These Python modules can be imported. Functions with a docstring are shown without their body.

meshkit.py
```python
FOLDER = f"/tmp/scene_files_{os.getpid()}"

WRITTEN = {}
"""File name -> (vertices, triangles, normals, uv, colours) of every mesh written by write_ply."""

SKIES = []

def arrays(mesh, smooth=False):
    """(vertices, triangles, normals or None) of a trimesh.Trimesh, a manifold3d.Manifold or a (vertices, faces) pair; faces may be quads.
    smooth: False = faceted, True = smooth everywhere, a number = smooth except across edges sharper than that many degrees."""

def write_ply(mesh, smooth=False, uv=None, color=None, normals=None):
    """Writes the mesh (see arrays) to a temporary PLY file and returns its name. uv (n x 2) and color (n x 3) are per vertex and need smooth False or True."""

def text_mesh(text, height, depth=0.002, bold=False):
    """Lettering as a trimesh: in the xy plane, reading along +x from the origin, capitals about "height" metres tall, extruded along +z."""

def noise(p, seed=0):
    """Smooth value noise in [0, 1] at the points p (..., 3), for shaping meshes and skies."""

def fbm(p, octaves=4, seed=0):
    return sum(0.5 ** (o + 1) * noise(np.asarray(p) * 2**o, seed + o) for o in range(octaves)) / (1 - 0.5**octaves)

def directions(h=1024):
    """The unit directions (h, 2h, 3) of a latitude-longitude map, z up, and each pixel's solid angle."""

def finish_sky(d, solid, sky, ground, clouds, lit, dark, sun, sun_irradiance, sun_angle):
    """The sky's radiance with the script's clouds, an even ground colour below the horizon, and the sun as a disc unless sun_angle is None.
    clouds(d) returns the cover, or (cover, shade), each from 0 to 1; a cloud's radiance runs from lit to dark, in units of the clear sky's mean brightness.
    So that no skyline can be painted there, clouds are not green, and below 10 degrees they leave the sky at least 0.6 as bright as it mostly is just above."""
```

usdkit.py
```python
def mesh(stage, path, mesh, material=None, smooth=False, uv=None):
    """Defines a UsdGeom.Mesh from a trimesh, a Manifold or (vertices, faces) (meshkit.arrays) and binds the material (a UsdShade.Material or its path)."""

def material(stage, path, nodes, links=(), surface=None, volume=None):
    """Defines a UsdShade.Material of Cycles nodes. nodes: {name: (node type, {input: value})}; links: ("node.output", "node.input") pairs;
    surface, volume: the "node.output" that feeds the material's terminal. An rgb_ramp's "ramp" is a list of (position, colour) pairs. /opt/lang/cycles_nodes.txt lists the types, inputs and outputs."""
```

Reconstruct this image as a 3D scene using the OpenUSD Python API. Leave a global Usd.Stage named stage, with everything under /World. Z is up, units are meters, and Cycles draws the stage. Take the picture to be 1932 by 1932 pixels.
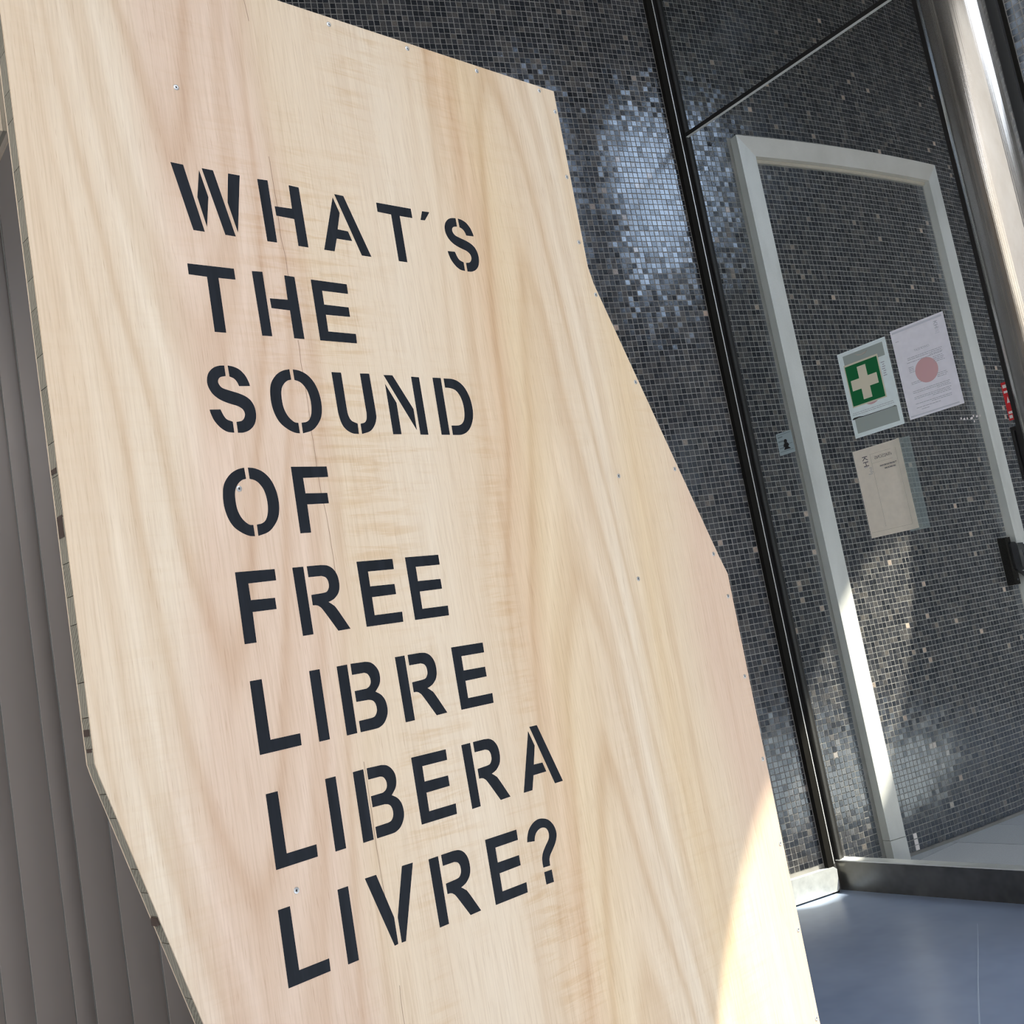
"""Stencilled plywood sign in front of a curved black mosaic wall, a glazed lobby wall and a steel-framed mosaic door."""
import math
import numpy as np
import trimesh
import shapely.geometry as sg
from shapely import affinity
import usdkit
import meshkit
from pxr import Gf, Sdf, Usd, UsdGeom, UsdLux, UsdShade, Vt

stage = Usd.Stage.CreateInMemory()
UsdGeom.SetStageUpAxis(stage, 'Z')
UsdGeom.SetStageMetersPerUnit(stage, 1.0)
UsdGeom.Xform.Define(stage, '/World')
UsdGeom.Scope.Define(stage, '/World/Looks')
rng = np.random.default_rng(7)

# ------------------------------------------------------------------ camera
EYE = np.array([0.0, 0.0, 1.035])
# rows: world axes; columns: right, down, forward of the lens
LENS = np.array([[0.98407565, -0.17775016, 0.0],
                 [0.02304828, 0.12760188, 0.99155763],
                 [-0.17624952, -0.97576772, 0.12966674]])
FOCAL_PX = 2020.0
cam = UsdGeom.Camera.Define(stage, '/World/Camera')
cam.CreateHorizontalApertureAttr(36.0)
cam.CreateVerticalApertureAttr(36.0)
cam.CreateFocalLengthAttr(36.0 * FOCAL_PX / 1932)
cam.CreateClippingRangeAttr(Gf.Vec2f(0.05, 500.0))
_r, _d, _f = LENS[:, 0], LENS[:, 1], LENS[:, 2]
cam.AddTransformOp().Set(Gf.Matrix4d(*_r, 0, *(-_d), 0, *(-_f), 0, *EYE, 1))
cam.CreateExposureAttr(0.33)

# ------------------------------------------------------------------ sky and sun
SUN = np.array([0.51921705, -0.10596266, 0.8480481])          # towards the sun, 58 degrees high
sky = usdkit.material(stage, '/World/Looks/sky', {
    's': ('sky_texture', {'sky_type': 'multiple_scattering', 'sun_disc': False, 'sun_elevation': math.radians(58),
                          'sun_rotation': math.atan2(SUN[0], SUN[1]), 'altitude': 100.0}),
    'w': ('mix_color', {'fac': 0.6, 'b': (10.2, 9.6, 8.8)}),
    'b': ('background_shader', {'strength': 0.45})},
    [('s.color', 'w.a'), ('w.result', 'b.color')], surface='b.background')
dome = UsdLux.DomeLight.Define(stage, '/World/sky_dome')
UsdShade.MaterialBindingAPI.Apply(dome.GetPrim()).Bind(sky)
sun = UsdLux.DistantLight.Define(stage, '/World/sun')
sun.CreateAngleAttr(0.53)
sun.CreateNormalizeAttr(True)
sun.CreateIntensityAttr(3.8)
sun.CreateColorAttr(Gf.Vec3f(1.0, 0.91, 0.76))
_z = SUN
_x = np.cross([0, 0, 1.0], _z); _x /= np.linalg.norm(_x)
_y = np.cross(_z, _x)
sun.AddTransformOp().Set(Gf.Matrix4d(*_x, 0, *_y, 0, *_z, 0, 0, 0, 8, 1))

# ------------------------------------------------------------------ helpers
_names = {}


def free(parent, name):
    """name, or name_001, name_002 ... under parent"""
    k = _names.get((parent, name), 0)
    _names[(parent, name)] = k + 1
    return f'{parent}/{name}' if k == 0 else f'{parent}/{name}_{k:03d}'


def keys(prim, **kw):
    for k, v in kw.items():
        if v:
            prim.SetCustomDataByKey(k, v)
    return prim


def put(name, mesh, mat, parent='/World', smooth=False, tone=None, **kw):
    path = free(str(parent), name)
    m = usdkit.mesh(stage, path, mesh, mat, smooth)
    if tone is not None:
        UsdGeom.PrimvarsAPI(m).CreatePrimvar('tone', Sdf.ValueTypeNames.FloatArray, 'vertex').Set(Vt.FloatArray.FromNumpy(np.asarray(tone, np.float32)))
    keys(m.GetPrim(), **kw)
    return path


def thing(name, frame=None, **kw):
    path = free('/World', name)
    x = UsdGeom.Xform.Define(stage, path)
    if frame is not None:
        o, ex, ey, ez = [np.asarray(v, float) for v in frame]
        x.AddTransformOp().Set(Gf.Matrix4d(*ex, 0, *ey, 0, *ez, 0, *o, 1))
    keys(x.GetPrim(), **kw)
    return path


def box(x0, x1, y0, y1, z0, z1, bevel=0.0):
    if bevel:
        import manifold3d as m3
        b = bevel
        pts = [(x, y, z) for x in (x0, x1) for y in (y0, y1) for z in (z0, z1)]
        c = np.array([(x0 + x1) / 2, (y0 + y1) / 2, (z0 + z1) / 2])
        out = []
        for p in pts:
            s = np.sign(np.array(p) - c)
            for k in range(3):
                q = np.array(p) - s * b
                q[k] = p[k]
                out.append(q)
        m = trimesh.convex.convex_hull(np.array(out))
        return m
    m = trimesh.creation.box([x1 - x0, y1 - y0, z1 - z0])
    m.apply_translation([(x0 + x1) / 2, (y0 + y1) / 2, (z0 + z1) / 2])
    return m


def join(ms):
    return trimesh.util.concatenate(list(ms))


def prism(pts, z0, z1):
    poly = pts if isinstance(pts, sg.Polygon) else sg.Polygon(pts).buffer(0)
    m = trimesh.creation.extrude_polygon(poly, z1 - z0, engine='earcut')
    m.apply_translation([0, 0, z0])
    return m


def mapped(m, fn, step=None):
    v, f = m.vertices, m.faces
    if step:
        v, f = trimesh.remesh.subdivide_to_size(v, f, step, max_iter=12)
    return trimesh.Trimesh(fn(np.asarray(v)), f, process=False)


def lathe(profile, n=24):
    return trimesh.creation.revolve(np.array(profile), sections=n)


def disc(x, y, r, z0, z1, n=32):
    return prism([(x + r * math.cos(a), y + r * math.sin(a)) for a in np.linspace(0, 2 * math.pi, n, endpoint=False)], z0, z1)


# curved wall: a big upright cylinder bulging towards the room. (s along it, z up, d out of it)
WC, WR = np.array([-2.9163, 11.5581]), 8.46


def wall(v):
    v = np.atleast_2d(np.asarray(v, float))
    th, r = v[:, 0] / WR, WR + v[:, 2]
    return np.c_[WC[0] + r * np.sin(th), WC[1] - r * np.cos(th), v[:, 1]]


# glass wall: upright plane. (u to the right from the corner post, z up, d towards the room)
GO = np.array([0.93066529, 4.01445549, 0.0])
GU = np.array([0.614165517, -0.789177241, 0.0])
GN = np.array([-0.789177241, -0.614165517, 0.0])
ZUP = np.array([0, 0, 1.0])


def glaz(v):
    v = np.atleast_2d(np.asarray(v, float))
    return GO + v[:, :1] * GU + v[:, 1:2] * ZUP + v[:, 2:3] * GN


# the sign: (s to the right, t up, d towards the room)
BO = np.array([-0.54952343, 1.30920632, 1.30627853])
BH = np.array([0.71902035, 0.69498325, 0.00283213])
BV = np.array([0.00177199, -0.00590831, 0.99998098])
BN = np.array([0.69498676, -0.71900165, -0.0054797])


def project(w):
    c = (np.atleast_2d(w) - EYE) @ LENS
    return np.c_[966 + FOCAL_PX * c[:, 0] / c[:, 2], 966 + FOCAL_PX * c[:, 1] / c[:, 2]]


# ------------------------------------------------------------------ materials
LK = '/World/Looks/'


def plain(name, color, rough=0.5, metal=0.0, **kw):
    return usdkit.material(stage, LK + name, {'p': ('principled_bsdf', {'base_color': color, 'roughness': rough, 'metallic': metal, **kw})}, surface='p.BSDF')


def mottled(name, c1, c2, scale, rough=0.5, metal=0.0, stretch=(1, 1, 1), bump=0.0, detail=4.0, rvar=0.0, **kw):
    nodes = {'tc': ('texture_coordinate', {}), 'mp': ('mapping', {'scale': stretch}),
             'n': ('noise_texture', {'scale': scale, 'detail': detail, 'roughness': 0.6}),
             'r': ('rgb_ramp', {'ramp': [(0.3, c1), (0.7, c2)]}),
             'p': ('principled_bsdf', {'roughness': rough, 'metallic': metal, **kw})}
    links = [('tc.object', 'mp.vector'), ('mp.vector', 'n.vector'), ('n.fac', 'r.fac'), ('r.color', 'p.base_color')]
    if bump:
        nodes['b'] = ('bump', {'strength': bump, 'distance': 0.002})
        links += [('n.fac', 'b.height'), ('b.normal', 'p.normal')]
    if rvar:
        nodes['q'] = ('map_range', {'from_min': 0.3, 'from_max': 0.7, 'to_min': rough - rvar, 'to_max': rough + rvar})
        links += [('n.fac', 'q.value'), ('q.result', 'p.roughness')]
    return usdkit.material(stage, LK + name, nodes, links, surface='p.BSDF')


def wood_face():
    """Okoume veneer in the sign's own metres: fibres run along t; arches, ribbons and cross ripple."""
    N, L = {}, []

    def mp(name, scale, loc=(0, 0, 0)):
        N[name] = ('mapping', {'scale': scale, 'location': loc})
        L.append(('tc.object', name + '.vector'))
        return name + '.vector'

    def noise(name, vec, detail=3.0, rough=0.55, dist=0.0):
        N[name] = ('noise_texture', {'scale': 1.0, 'detail': detail, 'roughness': rough, 'distortion': dist})
        L.append((vec, name + '.vector'))
        return name + '.fac'

    def math_(name, kind, a, b=None, c=None, clamp=False):
        inp = {'math_type': kind, 'use_clamp': clamp}
        for k, v in (('value1', a), ('value2', b), ('value3', c)):
            if isinstance(v, str):
                L.append((v, f'{name}.{k}'))
            elif v is not None:
                inp[k] = v
        N[name] = ('math', inp)
        return name + '.value'

    def ramp(name, fac, stops):
        N[name] = ('rgb_ramp', {'ramp': stops})
        L.append((fac, name + '.fac'))
        return name + '.color'

    def mix(name, kind, fac, a, b):
        inp = {'blend_type': kind}
        for k, v in (('fac', fac), ('a', a), ('b', b)):
            if isinstance(v, str):
                L.append((v, f'{name}.{k}'))
            else:
                inp[k] = v
        N[name] = ('mix_color', inp)
        return name + '.result'

    N['tc'] = ('texture_coordinate', {})
    N['xyz'] = ('separate_xyz', {})
    L.append(('tc.object', 'xyz.vector'))
    # slow wander of the grain across the sheet
    wob = noise('wob', mp('m_wob', (1.3, 0.55, 1)), 2.0)
    s1 = math_('s1', 'multiply_add', wob, 0.34, -0.17)
    s2 = math_('s2', 'add', 'xyz.x', s1)
    # veneer leaves, left to right
    P = WOOD
    base = ramp('base', math_('sn', 'divide', s2, 1.4),
                [(0.0, P['cream']), (0.09, P['pale']), (0.13, P['pink']), (0.24, P['pink']), (0.285, P['cream']), (0.42, P['pale']), (0.50, P['cream']),
                 (0.555, P['tan']), (0.59, P['gold']), (0.68, P['cream']), (0.76, P['pale']), (0.83, P['gold']), (0.89, P['cream']), (0.94, P['rose']), (1.0, P['rose'])])
    # growth-ring arches: tongues pointing down in the left leaf, up in the right leaf
    an = noise('an', mp('m_an', (1.7, 0.9, 1), (3.1, 0.7, 0)), 2.0, 0.5)
    sw = math_('sw', 'multiply_add', wob, 0.16, -0.08)
    s3 = math_('s3', 'add', 'xyz.x', sw)

    def arches(tag, base_, s0, sign, c, wide, freq, seed):
        d0 = math_(tag + 'd', 'subtract', s3, s0)
        d1 = math_(tag + 'a', 'absolute', d0)
        d2 = math_(tag + 'p', 'power', d1, 1.45)
        f0 = math_(tag + 'f', 'multiply_add', d2, sign * c, 'xyz.y')
        f1 = math_(tag + 'g', 'multiply_add', an, 0.85, f0)
        f2 = math_(tag + 'h', 'multiply', f1, freq)
        r1 = math_(tag + 's', 'sine', f2)
        g2 = math_(tag + 'k', 'multiply_add', f2, 2.37, seed)
        r2 = math_(tag + 't', 'sine', g2)
        r3 = math_(tag + 'u', 'multiply_add', r2, 0.30, r1)
        r4 = math_(tag + 'v', 'multiply_add', r3, 0.385, 0.5)
        col = ramp(tag + 'c', r4, [(0.0, (0.865, 0.80, 0.735)), (0.22, (0.93, 0.895, 0.86)), (0.5, (0.99, 0.98, 0.97)), (0.8, (1.0, 1.0, 1.0)), (1.0, (1.05, 1.06, 1.08))])
        N[tag + 'w'] = ('map_range', {'range_type': 'smoothstep', 'from_min': wide, 'from_max': wide * 0.45, 'to_min': 0.08, 'to_max': 1.0})
        L.append((d1, tag + 'w.value'))
        return mix(tag + 'm', 'multiply', tag + 'w.result', base_, col)

    c0 = arches('le', base, 0.205, -1.0, 13.0, 0.23, 17.0, 0.7)
    c1 = arches('ri', c0, 0.90, 1.0, 12.0, 0.27, 15.0, 2.1)
    # ribbons along the fibre
    rb = noise('rb', mp('m_rb', (26.0, 0.55, 1)), 3.0, 0.6, 0.25)
    rbc = ramp('rbc', rb, [(0.25, (0.87, 0.81, 0.76)), (0.45, (0.985, 0.975, 0.965)), (0.6, (1.0, 1.0, 1.0)), (0.75, (1.06, 1.08, 1.10))])
    c2 = mix('c2', 'multiply', 0.8, c1, rbc)
    # cross ripple in patches
    rp = noise('rp', mp('m_rp', (7.5, 72.0, 1)), 3.0, 0.65, 0.4)
    rpm = noise('rpm', mp('m_rpm', (5.2, 1.7, 1), (1, 4, 0)), 2.0)
    rp1 = ramp('rp1', rp, [(0.47, (0.0,) * 3), (0.64, (1.0,) * 3)])
    rp2 = ramp('rp2', rpm, [(0.46, (0.0,) * 3), (0.62, (0.62,) * 3)])
    zone = ramp('zone', math_('zn', 'divide', 'xyz.x', 1.4), [(0.18, (0.25,) * 3), (0.27, (1.0,) * 3), (0.52, (1.0,) * 3), (0.60, (0.2,) * 3), (1.0, (0.45,) * 3)])
    rp3 = mix('rp3', 'multiply', 1.0, rp1, rp2)
    rp4 = mix('rp4', 'multiply', 1.0, rp3, zone)
    N['rpf'] = ('rgb_to_bw', {}); L.append((rp4, 'rpf.color'))
    c3 = mix('c3', 'multiply', 'rpf.val', c2, (0.86, 0.755, 0.62))
    # fine fibres and pores
    fb = noise('fb', mp('m_fb', (330.0, 9.0, 1)), 2.0, 0.6)
    fbc = ramp('fbc', fb, [(0.28, (0.86, 0.82, 0.785)), (0.5, (0.99, 0.985, 0.98)), (0.72, (1.05, 1.055, 1.06))])
    c4 = mix('c4', 'multiply', 0.75, c3, fbc)
    po = noise('po', mp('m_po', (620.0, 26.0, 1)), 1.0, 0.5)
    poc = ramp('poc', po, [(0.24, (0.72, 0.64, 0.57)), (0.34, (1.0, 1.0, 1.0))])
    c5 = mix('c5', 'multiply', 0.6, c4, poc)
    # a hairline check in the veneer
    ck = noise('ck', mp('m_ck', (0.01, 5.0, 1)), 3.0)
    k1 = math_('k1', 'multiply_add', ck, 0.018, 0.3735)
    k2 = math_('k2', 'subtract', 'xyz.x', k1)
    k3 = math_('k3', 'absolute', k2)
    k4 = math_('k4', 'less_than', k3, 0.00055)
    kn = noise('kn', mp('m_kn', (0.01, 3.2, 1), (0, 6.3, 0)), 1.0)
    k5 = math_('k5', 'greater_than', kn, 0.46)
    k6 = math_('k6', 'multiply', k4, k5)
    k7 = math_('k7', 'multiply', k6, 0.75)
    c6 = mix('c6', 'multiply', k7, c5, (0.33, 0.27, 0.22))
    N['bp'] = ('bump', {'strength': 0.12, 'distance': 0.0008})
    L.append((fb, 'bp.height'))
    N['p'] = ('principled_bsdf', {'roughness': 0.52, 'specular_ior_level': 0.35})
    L += [(c6, 'p.base_color'), ('bp.normal', 'p.normal')]
    return usdkit.material(stage, LK + 'veneer', N, L, surface='p.BSDF')


WOOD = dict(cream=(0.665, 0.53, 0.375), pale=(0.69, 0.575, 0.43), pink=(0.645, 0.49, 0.365), tan=(0.65, 0.48, 0.315), gold=(0.675, 0.525, 0.34), rose=(0.635, 0.475, 0.35))
M_veneer = wood_face()
M_paint = mottled('stencil_paint', (0.006, 0.008, 0.011), (0.012, 0.015, 0.020), 60.0, 0.6, stretch=(1, 0.1, 1), specular_ior_level=0.2)
M_zinc = plain('zinc_screw', (0.62, 0.62, 0.60), 0.34, 0.75)
M_recess = plain('screw_recess', (0.03, 0.03, 0.03), 0.6)
M_ply = plain('ply_edge', (0.62, 0.50, 0.36), 0.7)


def end_grain(name, c1, c2, scale, rot):
    return usdkit.material(stage, LK + name, {
        'tc': ('texture_coordinate', {}), 'mp': ('mapping', {'rotation': (0, 0, 0), 'scale': (1, 1, 1)}),
        'rt': ('vector_rotate', {'rotate_type': 'x_axis', 'angle': rot}),
        'w': ('wave_texture', {'wave_type': 'bands', 'bands_direction': 'y', 'scale': scale, 'distortion': 5.0, 'detail': 2.0, 'detail_scale': 1.5}),
        'r': ('rgb_ramp', {'ramp': [(0.1, c1), (0.8, c2)]}),
        'p': ('principled_bsdf', {'roughness': 0.75})},
        [('tc.object', 'rt.vector'), ('rt.vector', 'w.vector'), ('w.fac', 'r.fac'), ('r.color', 'p.base_color')], surface='p.BSDF')


M_end = [end_grain('end_grain_a', (0.15, 0.135, 0.10), (0.24, 0.22, 0.165), 60, 0.7), end_grain('end_grain_b', (0.13, 0.118, 0.088), (0.21, 0.19, 0.145), 75, -0.6),
         end_grain('end_grain_c', (0.19, 0.17, 0.128), (0.26, 0.238, 0.18), 45, 1.2), end_grain('end_grain_d', (0.105, 0.09, 0.068), (0.19, 0.165, 0.125), 90, -1.0)]
M_knot = plain('dark_knot', (0.055, 0.035, 0.025), 0.7)
M_core = plain('core_wood', (0.33, 0.28, 0.20), 0.8)


def tile_glass():
    """Dark aventurine glass: charcoal with brown and coppery clouds; 'tone' is one random number per tile."""
    return usdkit.material(stage, LK + 'mosaic_glass', {
        't': ('attribute', {'attribute': 'tone'}), 'g': ('geometry', {}),
        'r': ('rgb_ramp', {'ramp': [(0.0, (0.016, 0.018, 0.022)), (0.30, (0.030, 0.032, 0.037)), (0.55, (0.046, 0.048, 0.054)), (0.78, (0.060, 0.060, 0.063)), (0.93, (0.080, 0.077, 0.075)), (0.988, (0.105, 0.097, 0.090)), (0.9955, (0.28, 0.235, 0.20)), (1.0, (0.5, 0.39, 0.32))]}),
        'mp': ('mapping', {'scale': (150, 150, 150)}), 'n': ('noise_texture', {'scale': 1.0, 'detail': 3.0, 'roughness': 0.65, 'distortion': 2.2}),
        'nr': ('rgb_ramp', {'ramp': [(0.28, (0.45, 0.46, 0.48)), (0.5, (0.95, 0.95, 0.95)), (0.68, (1.4, 1.4, 1.38)), (0.80, (3.2, 3.0, 2.8))]}),
        'm': ('mix_color', {'blend_type': 'multiply', 'fac': 1.0}),
        'b': ('bump', {'strength': 0.14, 'distance': 0.0012}),
        'p': ('principled_bsdf', {'roughness': 0.085, 'ior': 2.15, 'specular_tint': (0.72, 0.85, 1.0), 'coat_weight': 0.0})},
        [('t.fac', 'r.fac'), ('g.position', 'mp.vector'), ('mp.vector', 'n.vector'), ('n.fac', 'nr.fac'), ('r.color', 'm.a'), ('nr.color', 'm.b'), ('m.result', 'p.base_color'),
         ('n.fac', 'b.height'), ('b.normal', 'p.normal')], surface='p.BSDF')


M_tile = tile_glass()
M_grout = mottled('grout', (0.20, 0.196, 0.184), (0.27, 0.265, 0.252), 9.0, 0.85)
M_steel = mottled('brushed_steel', (0.56, 0.57, 0.55), (0.66, 0.67, 0.65), 7.0, 0.38, 0.22, stretch=(1, 1, 0.35), rvar=0.06)
M_steel_top = mottled('dull_steel', (0.52, 0.50, 0.455), (0.62, 0.60, 0.555), 6.0, 0.42, 0.22, rvar=0.05)
M_polish = usdkit.material(stage, LK + 'polished_steel', {
    'tc': ('texture_coordinate', {}), 'mp': ('mapping', {'scale': (38.0, 38.0, 0.02)}), 'n': ('noise_texture', {'scale': 1.0, 'detail': 4.0, 'roughness': 0.6}),
    'mq': ('mapping', {'scale': (14.0, 14.0, 3.0)}), 'q': ('noise_texture', {'scale': 1.0, 'detail': 5.0, 'roughness': 0.7}),
    'r': ('rgb_ramp', {'ramp': [(0.3, (0.46, 0.43, 0.385)), (0.7, (0.58, 0.565, 0.53))]}),
    'b': ('bump', {'strength': 0.5, 'distance': 0.004}), 'p': ('principled_bsdf', {'roughness': 0.15, 'metallic': 0.92})},
    [('tc.object', 'mp.vector'), ('mp.vector', 'n.vector'), ('tc.object', 'mq.vector'), ('mq.vector', 'q.vector'), ('q.fac', 'r.fac'), ('r.color', 'p.base_color'), ('n.fac', 'b.height'), ('b.normal', 'p.normal')], surface='p.BSDF')
M_bronze = plain('dark_bronze', (0.012, 0.0115, 0.010), 0.75, 0.0, specular_ior_level=0.06)
M_gasket = plain('black_gasket', (0.006, 0.006, 0.006), 0.55)
M_edge = plain('bright_edge', (0.66, 0.67, 0.66), 0.35, 0.4)
M_mull = plain('grey_mullion', (0.055, 0.056, 0.056), 0.42, 0.4)
M_sill = mottled('sill_steel', (0.11, 0.108, 0.10), (0.17, 0.165, 0.155), 5.0, 0.28, 0.85, rvar=0.06)
M_zincplate = mottled('zinc_plate', (0.50, 0.53, 0.53), (0.66, 0.69, 0.68), 24.0, 0.42, 0.35, rvar=0.08)
M_floor = mottled('resin_floor', (0.195, 0.25, 0.36), (0.245, 0.30, 0.405), 2.2, 0.33, 0.0, bump=0.02, rvar=0.05, specular_ior_level=0.5)
M_seam = plain('floor_seam', (0.36, 0.43, 0.52), 0.5)
M_pave = [mottled('paving_' + c, tuple(k * 0.88 for k in b), b, 160.0, 0.8, bump=0.15) for c, b in (('a', (0.36, 0.38, 0.40)), ('b', (0.40, 0.415, 0.435)), ('c', (0.34, 0.36, 0.385)))]
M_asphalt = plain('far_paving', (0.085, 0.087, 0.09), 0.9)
M_joint = plain('paving_joint', (0.10, 0.10, 0.10), 0.9)
M_roof = plain('roof_soffit', (0.045, 0.043, 0.041), 0.9, 0.0, specular_ior_level=0.1)
M_dark = plain('dark_facade', (0.035, 0.036, 0.038), 0.9, 0.0, specular_ior_level=0.1)
M_facade = plain('pale_facade', (0.42, 0.38, 0.33), 0.8)
M_hedge = plain('far_hedge', (0.09, 0.11, 0.07), 0.9)
M_plaster = plain('plaster', (0.40, 0.385, 0.36), 0.8)
M_curtain = plain('curtain_cloth', (0.315, 0.275, 0.245), 0.85, sheen_weight=0.2)
M_glass = usdkit.material(stage, LK + 'pane_glass', {
    'lw': ('layer_weight', {'blend': 0.5}), 'pw': ('math', {'math_type': 'power', 'value2': 5.0}), 'f': ('math', {'math_type': 'multiply_add', 'value2': 0.35, 'value3': 0.012}),
    't': ('transparent_bsdf', {'color': (0.96, 0.975, 0.97)}), 'g': ('glossy_bsdf', {'color': (0.9, 0.9, 0.9), 'roughness': 0.0}), 'm': ('mix_closure', {})},
    [('lw.facing', 'pw.value1'), ('pw.value', 'f.value1'), ('f.value', 'm.fac'), ('t.BSDF', 'm.closure1'), ('g.BSDF', 'm.closure2')], surface='m.closure')
M_solar = usdkit.material(stage, LK + 'solar_glass', {
    'lw': ('layer_weight', {'blend': 0.5}), 'pw': ('math', {'math_type': 'power', 'value2': 5.0}), 'f': ('math', {'math_type': 'multiply_add', 'value2': 0.35, 'value3': 0.012}),
    't': ('transparent_bsdf', {'color': (0.87, 0.875, 0.87)}), 'g': ('glossy_bsdf', {'color': (0.9, 0.9, 0.9), 'roughness': 0.0}), 'm': ('mix_closure', {})},
    [('lw.facing', 'pw.value1'), ('pw.value', 'f.value1'), ('f.value', 'm.fac'), ('t.BSDF', 'm.closure1'), ('g.BSDF', 'm.closure2')], surface='m.closure')
M_sleeve = usdkit.material(stage, LK + 'clear_plastic', {
    't': ('transparent_bsdf', {'color': (0.91, 0.95, 0.945)}), 'g': ('principled_bsdf', {'base_color': (0.46, 0.52, 0.52), 'roughness': 0.3}),
    'm': ('mix_closure', {'fac': 0.14})}, [('t.BSDF', 'm.closure1'), ('g.BSDF', 'm.closure2')], surface='m.closure')


def paper(name, c, tr=0.25):
    return usdkit.material(stage, LK + name, {
        'tc': ('texture_coordinate', {}), 'n': ('noise_texture', {'scale': 45.0, 'detail': 3.0}),
        'r': ('rgb_ramp', {'ramp': [(0.3, tuple(k * 0.93 for k in c)), (0.7, c)]}),
        'd': ('principled_bsdf', {'roughness': 0.6, 'specular_ior_level': 0.3}), 't': ('translucent_bsdf', {}), 'm': ('mix_closure', {'fac': tr})},
        [('tc.object', 'n.vector'), ('n.fac', 'r.fac'), ('r.color', 'd.base_color'), ('r.color', 't.color'), ('d.BSDF', 'm.closure1'), ('t.BSDF', 'm.closure2')], surface='m.closure')


M_white = paper('white_paper', (0.93, 0.92, 0.96), 0.45)
M_cool = paper('cool_paper', (0.87, 0.94, 0.94), 0.45)
M_beige = paper('beige_paper', (0.86, 0.81, 0.72), 0.45)
M_greygreen = plain('faded_print', (0.30, 0.345, 0.32), 0.6)
M_green = plain('sign_green', (0.0, 0.115, 0.032), 0.45)
M_phos = plain('phosphor_cream', (0.62, 0.58, 0.45), 0.5)
M_pink = plain('print_pink', (0.56, 0.34, 0.345), 0.6)
M_ink = plain('print_ink', (0.10, 0.10, 0.11), 0.6)
M_inkgrey = plain('print_grey', (0.40, 0.41, 0.44), 0.6)
M_inkpale = plain('print_pale', (0.56, 0.57, 0.62), 0.6)
M_inktan = plain('print_tan', (0.40, 0.37, 0.32), 0.6)
M_tear = plain('torn_black', (0.012, 0.012, 0.012), 0.7)
M_red = plain('notice_red', (0.62, 0.02, 0.025), 0.45)
M_notice = plain('notice_white', (0.80, 0.74, 0.72), 0.5)
M_stick = plain('sticker_blue', (0.30, 0.37, 0.385), 0.4)
M_stickdk = plain('sticker_grey', (0.15, 0.19, 0.195), 0.5)
M_black = plain('black_enamel', (0.010, 0.010, 0.011), 0.35)
M_lockface = plain('lock_face', (0.06, 0.062, 0.062), 0.4, 0.3)
M_chrome = plain('bright_chrome', (0.85, 0.85, 0.85), 0.12, 1.0)

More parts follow.
